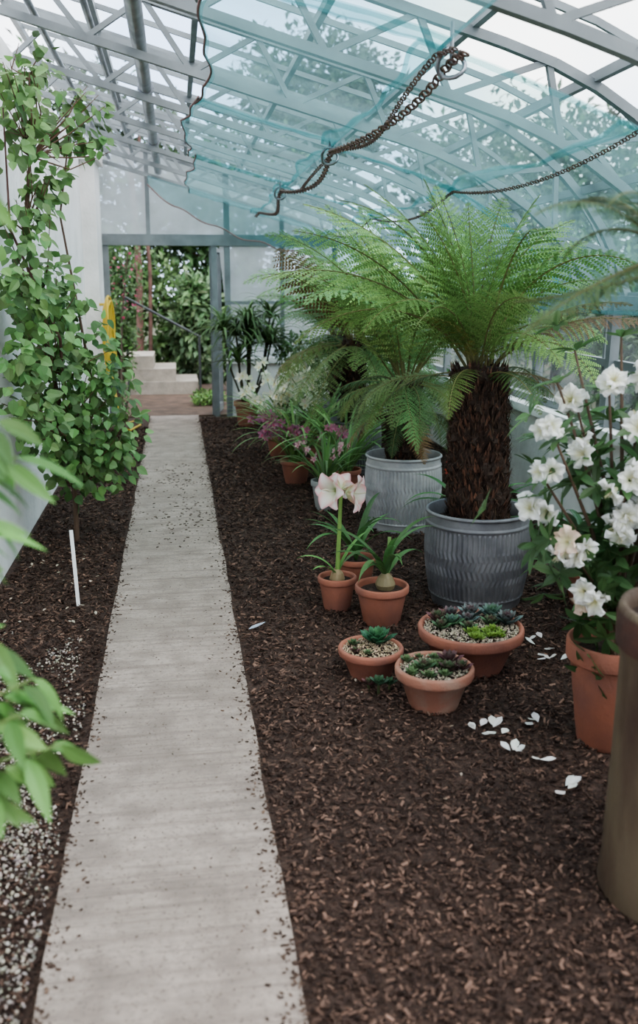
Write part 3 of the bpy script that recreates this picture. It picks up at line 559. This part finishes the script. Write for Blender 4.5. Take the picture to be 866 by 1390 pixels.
strap_plant('potted_cymbidium',(1.27,7.05,0),.13,.2,60,.9,.024,(.15,.28,.08),fl=(3,.65,(.5,.2,.28),(.5,.1,.2),.036,(2.6,4.6),(-40,20)))
strap_plant('potted_cymbidium',(.95,8.7,0),.15,.22,60,.75,.024,(.15,.27,.08),fl=(8,.70,(.88,.86,.70),(.75,.65,.35),.060,(2.2,5.6),(10,70)))
strap_plant('potted_cymbidium',(1.28,8.25,0),.15,.24,50,.8,.024,(.15,.27,.08),fl=(6,.82,(.88,.86,.72),(.75,.65,.4),.058,(2.2,5),(30,75)))
g=group('potted_cordyline',(.79,10.75,0));pot(g,.165,.30)
a=Acc()
for k in range(10):
    x,y=U(-.28,.28),U(-.15,.15);zt_=U(.65,1.25);tube(a,[(x*.15,y*.15,.25),(x*.7,y*.7,zt_*.6),(x,y,zt_)],.012,6,col=(.09,.08,.04))
    n=46;az=U(0,2*PI,n);straps(a,(x,y,zt_),az,np.radians(U(10,80,n)),np.radians(U(-85,-40,n)),U(.35,.6,n),.028,tint((.11,.18,.06),n,.4),n=8)
obj(a,'leaves',m_leaf,g)
def shrub(name,loc,clusters,leaf,col,N=700,stems=True,wid=.45,peak=.45):
    g=group(name,loc);a=Acc();b=Acc()
    for (x,y,z,r) in clusters:
        n=int(N*(r/.25)**2);d=nrm(rng.normal(0,1,(n,3)));P=np.array([x,y,z])+d*r*U(.35,1.0,(n,1))**.6*np.array([1,1,.9])
        D=nrm(d*.7+rng.normal(0,.5,(n,3))+np.array([0,0,-.35]));leaves(a,P,D,nrm(d+np.array([0,0,.7])),U(leaf*.6,leaf*1.15,n),leaf*wid,tint(col,n,.35,.12),n=3,curl=.2,peak=peak)
        if stems:
            tube(b,[(0,0,0),(x*.4+U(-.05,.05)*r,y*.4,z*.45),(x,y,z)],[.02*max(1,r*2),.014*max(1,r*2),.006],6,col=(.09,.06,.04))
    obj(a,'leaves',m_leaf,g)
    if stems: obj(b,'stems',m_stem,g)
    return g
shrub('camellia_shrub',(2.28,6.9,0),[(0,0,.6,.25),(.03,.3,.8,.22),(-.05,-.25,.5,.2)],.07,(.08,.18,.05),300)
shrub('camellia_shrub',(2.2,9.4,0),[(0,0,.7,.3),(0,.5,.8,.3),(-.1,-.5,.6,.3)],.07,(.10,.22,.06),300)
shrub('camellia_shrub',(2.25,3.2,0),[(0,0,.75,.25),(-.05,.3,1.0,.24),(.03,-.2,1.15,.22),(-.15,.5,.8,.2)],.08,(.07,.16,.045),320)
shrub('camellia_shrub',(1.45,10.7,0),[(0,0,.5,.3),(-.1,0,.85,.28),(.25,.1,.7,.3)],.07,(.09,.17,.05),420)

# ---------------------------------------------------------------- trained tree at left
g=group('trained_apricot_tree',(-.67,5.92,0))
cl=[(.05,0,.48,.2),(.2,-.05,.55,.2),(-.04,-.1,.62,.2),(.0,.1,.75,.24),(.28,0,.70,.18),(-.02,-.1,.95,.26),(.21,0,1.0,.2),(-.1,-.25,1.15,.2),(.12,0,1.22,.2),(-.1,-.3,1.4,.19),(.02,-.1,1.5,.18),(-.1,-.4,1.65,.18),(-.12,-.6,1.9,.15),(-.1,-.4,2.05,.14),(-.02,-.3,2.2,.15),(-.12,-.6,2.35,.15),(.05,-.1,2.45,.17),(-.08,-.4,2.6,.18),(.19,-.1,2.62,.13),(-.05,-.3,2.80,.13),(-.12,-.75,2.6,.14),(-.13,-.8,1.25,.15),(-.13,-.85,1.0,.13),(-.12,-.7,1.5,.15),(-.12,-.6,.85,.14),(.25,-.1,2.42,.10),(-.13,-1.0,1.65,.12)]
a=Acc();b=Acc()
trunkp=[np.array(p) for p in ((0,0,0),(.0,0,.35),(-.03,-.02,.7),(-.08,-.1,1.1),(-.12,-.25,1.5),(-.15,-.4,1.9),(-.1,-.35,2.3),(-.08,-.35,2.7))]
tube(b,trunkp,[.017,.016,.015,.013,.011,.010,.008,.005],8,col=(.12,.075,.05))
tube(b,[trunkp[1],(.08,.02,.6),(.14,.02,1.0),(.08,-.05,1.5),(.02,-.15,2.0),(.1,-.12,2.5)],[.012,.011,.009,.008,.006,.004],7,col=(.14,.085,.06))
tube(b,[trunkp[2],(.0,-.3,1.3),(-.2,-.55,1.9),(-.18,-.65,2.5)],[.010,.009,.007,.004],7,col=(.14,.07,.06))
for (x,y,z,r) in cl:
    k=min(trunkp,key=lambda p:abs(p[2]-(z-.25)))
    for j in range(5):
        e=np.array([x,y,z])+nrm(rng.normal(0,1,3))*r*U(.6,1.05);e[0]=max(e[0],-.28);m=(k+e)/2+rng.normal(0,.03,3);m[0]=max(m[0],-.28)
        tube(b,[k,m,e],[.006,.004,.002],5,col=(.14,.08,.05))
    n=int((88 if z<1.8 else 72)*(r/.18)**2);d=nrm(rng.normal(0,1,(n,3)));P=np.array([x,y,z])+d*r*U(.2,1.2,(n,1))
    P[:,0]=np.where(P[:,0]<-.25,U(-.25,-.1,n),P[:,0])
    D=nrm(d*.5+rng.normal(0,.45,(n,3))+np.array([.25,-.15,-.55]))
    leaves(a,P,D,nrm(d*.4+rng.normal(0,.3,(n,3))+np.array([.4,-.6,.6])),U(.05,.085,n),U(.042,.068,n),tint((.14,.27,.075),n,.45,.12),n=4,curl=.15,fold=.2,peak=.36)
for vv in a.v: vv[:,0]=np.maximum(vv[:,0],-.325)
obj(b,'branches',m_stem,g);obj(a,'leaves',m_leaf,g)
shrub('young_camellia',(-.70,8.6,0),[(0,0,.5,.16),(.05,.1,.75,.14)],.05,(.12,.24,.06),220)
shrub('young_camellia',(-.62,10.3,0),[(.05,0,.35,.13),(.1,.2,.55,.12)],.05,(.12,.24,.06),200)
# foreground leaves left
g=group('potted_peach_tree',(-.60,1.50,0));pot(g,.15,.26)
a=Acc();b=Acc();tube(b,[(0,0,.2),(0,0,.7),(-.02,0,1.2),(0,.05,1.75)],[.012,.01,.008,.004],8,col=(.12,.1,.05))
for (s,e) in (((0,0,.75),(.33,.10,.92)),((0,0,.7),(.38,.04,.82)),((0,0,.8),(.26,.12,.99)),((0,0,.72),(.30,.12,.88)),((0,0,.7),(.26,.0,.76)),((-.01,0,1.15),(.30,.1,1.38)),((-.01,0,1.1),(.31,.2,1.30)),((-.01,0,1.1),(.28,.05,1.22)),((-.01,0,1.5),(.29,.1,1.80)),((0,0,.9),(.24,0,1.1)),((0,0,.7),(.32,.0,.90))):
    s=np.array(s);e=np.array(e);m=(s+e)/2+np.array([0,0,.03]);tube(b,[s,m,e],[.005,.004,.002],5,col=(.15,.22,.07))
    n=13;t=np.linspace(.4,1,n);P=s*(1-t)[:,None]+e*t[:,None];az=U(-1.4,1.4,n);D=np.stack([np.cos(az)*.7,np.sin(az)*.7,U(-1.0,0,n)],-1)
    leaves(a,P,D,nrm(rng.normal(0,.4,(n,3))+np.array([0,-.5,1])),U(.08,.13,n),.032,tint((.13,.28,.06),n,.4),n=6,curl=.25,fold=.3,peak=.4)
obj(b,'branches',m_stem,g);obj(a,'leaves',m_leaf,g)
a=Acc();beam(a,(-.535,4.63,0),(-.555,4.66,.40),.018,.004,up=(0,1,0));obj(a,'plant_label_stake',m_plast)
# hose
a=Acc()
for k in range(6):
    th=np.linspace(0,2*PI,40);cx=-.765+.018*(k%3)
    tube(a,[(cx+.01*math.sin(t*3+k)+.03*math.sin(t),10.72+ (.085+.014*k)*math.sin(t)*(1+.2*math.cos(t)),1.0+(.40+.018*k)*math.cos(t)) for t in th],.012,8)
tube(a,[(-.74,10.72,.62),(-.68,10.6,.3),(-.62,10.45,.06),(-.55,10.5,.02),(-.45,10.9,.02),(-.5,11.3,.02),(-.62,11.1,.02)],.013,8)
beam(a,(-.84,10.72,1.40),(-.72,10.72,1.40),.03,.03)
obj(a,'garden_hose',m_hose,smooth=True)

# ---------------------------------------------------------------- garden outside
a=Acc();box(a,(-3,YE+.16,-.05),(3,16,.0));obj(a,'garden_path',M('dirt_path',(.14,.09,.065),.95,col2=(.08,.055,.04),scale=6,bump=.5))
a=Acc()
for i in range(3): box(a,(-1.9,14.2+.05*i,.0+.19*i),(.30-.33*i,15.4,.19*(i+1)));
obj(a,'garden_steps',m_stone)
a=Acc();tube(a,[(-.75,14.15,1.45),(.35,14.15,.85)],.018,8);tube(a,[(.33,14.15,0),(.33,14.15,.86)],.018,8);tube(a,[(-.73,14.15,0),(-.73,14.15,1.44)],.018,8);obj(a,'handrail',M('dark_metal',(.06,.065,.07),.5,.5),smooth=True)
def cloud(acc,c,r,n,leaf,col):
    d=nrm(rng.normal(0,1,(n,3)));P=np.array(c)+d*np.array(r)*(.55+.45*U(0,1,(n,1)))*(1+.15*np.sin(d[:,0:1]*7)*np.cos(d[:,2:3]*9))
    P[:,2]=np.maximum(P[:,2],.03)
    leaves(acc,P,nrm(d+rng.normal(0,.7,(n,3))),nrm(d+np.array([0,0,.5])),U(leaf*.6,leaf*1.3,n),leaf*.5,tint(col,n,.5,.15),n=2)
def bush(name,c,r,n,leaf,col,tr=True):
    col=np.array(col)*.9
    g=group(name,(c[0],c[1],0));a=Acc();c3=(0,0,c[2])
    cloud(a,c3,r,n//3,leaf,col)
    for k in range(6):
        d=nrm(rng.normal(0,1,3));cloud(a,np.array(c3)+d*np.array(r)*.6,np.array(r)*U(.4,.6),n//9,leaf,np.array(col)*U(.5,1.3))
    obj(a,'leaves',m_leaf,g)
    b=Acc()
    tube(b,[(0,0,0),(.05,0,c[2]*.5),(0,0,c[2]+r[2]*.4)],[max(.05,r[2]*.08),max(.04,r[2]*.06),.02],8)
    for k in range(7):
        d=nrm(rng.normal(0,1,3));tube(b,[(0,0,c[2]*.6),np.array(c3)*.8+d*np.array(r)*.4,np.array(c3)+d*np.array(r)*.85],[.04*r[2]**.5,.02*r[2]**.5,.005],6)
    obj(b,'trunk',m_bark,g)
bush('garden_shrub',(-1.2,16.6,1.3),(.7,.6,1.1),3200,.12,(.08,.16,.05))
bush('garden_shrub',(-.2,16.6,1.1),(.8,.6,1.0),3200,.14,(.11,.22,.06))
bush('garden_shrub',(1.0,14.6,.75),(.5,.5,.75),2600,.10,(.11,.24,.06))
bush('garden_shrub',(2.2,14.4,1.2),(.9,.7,1.1),2600,.10,(.10,.24,.06))
bush('garden_shrub',(.40,12.9,.09),(.24,.3,.10),700,.06,(.18,.36,.07))
bush('garden_shrub',(-1.25,13.0,1.3),(.4,.6,1.2),2600,.09,(.10,.2,.06))
bush('garden_shrub',(-.85,13.7,.8),(.28,.25,.7),2000,.08,(.12,.24,.06))
bush('garden_shrub',(.35,15.8,1.0),(.45,.4,.9),2400,.16,(.14,.24,.10))
bush('garden_tree',(-2,19,3.4),(2.6,1.6,2.6),7000,.2,(.05,.11,.03))
bush('garden_tree',(1.4,20,2.8),(2.2,1.6,2.2),6000,.2,(.05,.12,.035))
bush('garden_tree',(3.6,24,6.1),(2.2,2,1.8),5000,.26,(.04,.075,.035))
bush('garden_tree',(8.5,22,3.0),(4,3,3.0),8000,.28,(.05,.10,.04))
bush('garden_tree',(9,13,2.2),(2.6,3,2.0),7000,.2,(.06,.12,.04))
bush('garden_tree',(6.3,15,1.5),(2.4,2,1.3),6000,.16,(.07,.15,.045))
bush('garden_tree',(10,7.5,2.0),(2.8,3,1.8),7000,.2,(.06,.12,.04))
bush('garden_tree',(5.2,9,1.0),(1.1,2.4,.9),6000,.12,(.07,.15,.04))
bush('garden_tree',(5.4,5,1.0),(1.1,2.4,.9),6000,.12,(.06,.13,.04))
g=group('flowering_climber',(-.75,12.5,0));a=Acc();n=60;P=np.stack([U(-.1,.3,n),U(-.3,.3,n),U(1.2,2.1,n)],-1);d=nrm(rng.normal(0,1,(n,3)));leaves(a,P,d,(0,0,1),.04,.04,tint((.5,.08,.18),n,.3),n=3);obj(a,'flowers',m_petal,g)
a=Acc();n=500;P=np.stack([U(-.2,.35,n),U(-.4,.4,n),U(.9,2.4,n)],-1);d=nrm(rng.normal(0,1,(n,3)));leaves(a,P,d,(0,0,1),.08,.035,tint((.09,.18,.05),n,.4),n=3);obj(a,'leaves',m_leaf,g)
a=Acc();tube(a,[(0,0,0),(.05,.02,1.2),(.2,.0,2.3)],[.02,.015,.008],6,col=(.1,.07,.05));obj(a,'stem',m_stem,g)
a=Acc()
for x,y,r in ((-.62,15.7,.06),(-.45,15.75,.035)): tube(a,[(x,y,0),(x+.05,y,1.8),(x-.05,y,4)],[r,r*.9,r*.7],9)
obj(a,'tree_trunks',M('red_bark',(.14,.075,.06),.8,col2=(.07,.04,.03),scale=9,bump=.4))

# ---------------------------------------------------------------- world, light, camera
w=bpy.data.worlds.new('sky');bpy.context.scene.world=w;w.use_nodes=True;nt=w.node_tree;N=nt.nodes;Lk=nt.links
bg=N['Background'];tc=N.new('ShaderNodeTexCoord');no=N.new('ShaderNodeTexNoise');no.inputs['Scale'].default_value=2.2;no.inputs['Detail'].default_value=7;Lk.new(tc.outputs['Generated'],no.inputs['Vector'])
cr=N.new('ShaderNodeValToRGB');cr.color_ramp.elements[0].position=.40;cr.color_ramp.elements[0].color=(.50,.63,.86,1);cr.color_ramp.elements[1].position=.58;cr.color_ramp.elements[1].color=(1,.985,.97,1)
Lk.new(no.outputs['Fac'],cr.inputs[0]);Lk.new(cr.outputs[0],bg.inputs[0]);bg.inputs[1].default_value=4.0
sd=bpy.data.lights.new('sun','SUN');sd.energy=2.6;sd.angle=math.radians(40);sd.color=(1,.94,.88);so=bpy.data.objects.new('sun',sd);bpy.context.collection.objects.link(so);so.rotation_euler=(math.radians(25),math.radians(25),0)
bpy.context.scene.view_settings.view_transform='AgX'
try: bpy.context.scene.view_settings.look='AgX - Medium High Contrast'
except Exception: pass
cd=bpy.data.cameras.new('camera');co=bpy.data.objects.new('camera',cd);bpy.context.collection.objects.link(co)
cd.sensor_fit='VERTICAL';cd.sensor_height=36*1390/1300;cd.sensor_width=24;cd.lens=35;cd.shift_y=-45/1390
co.location=(0,0,1.6);co.rotation_euler=(math.radians(90-11.7),0,math.radians(-8.59))
cd.dof.use_dof=True;cd.dof.focus_distance=4.8;cd.dof.aperture_fstop=2.4;cd.clip_start=.05;cd.clip_end=300
bpy.context.scene.camera=co
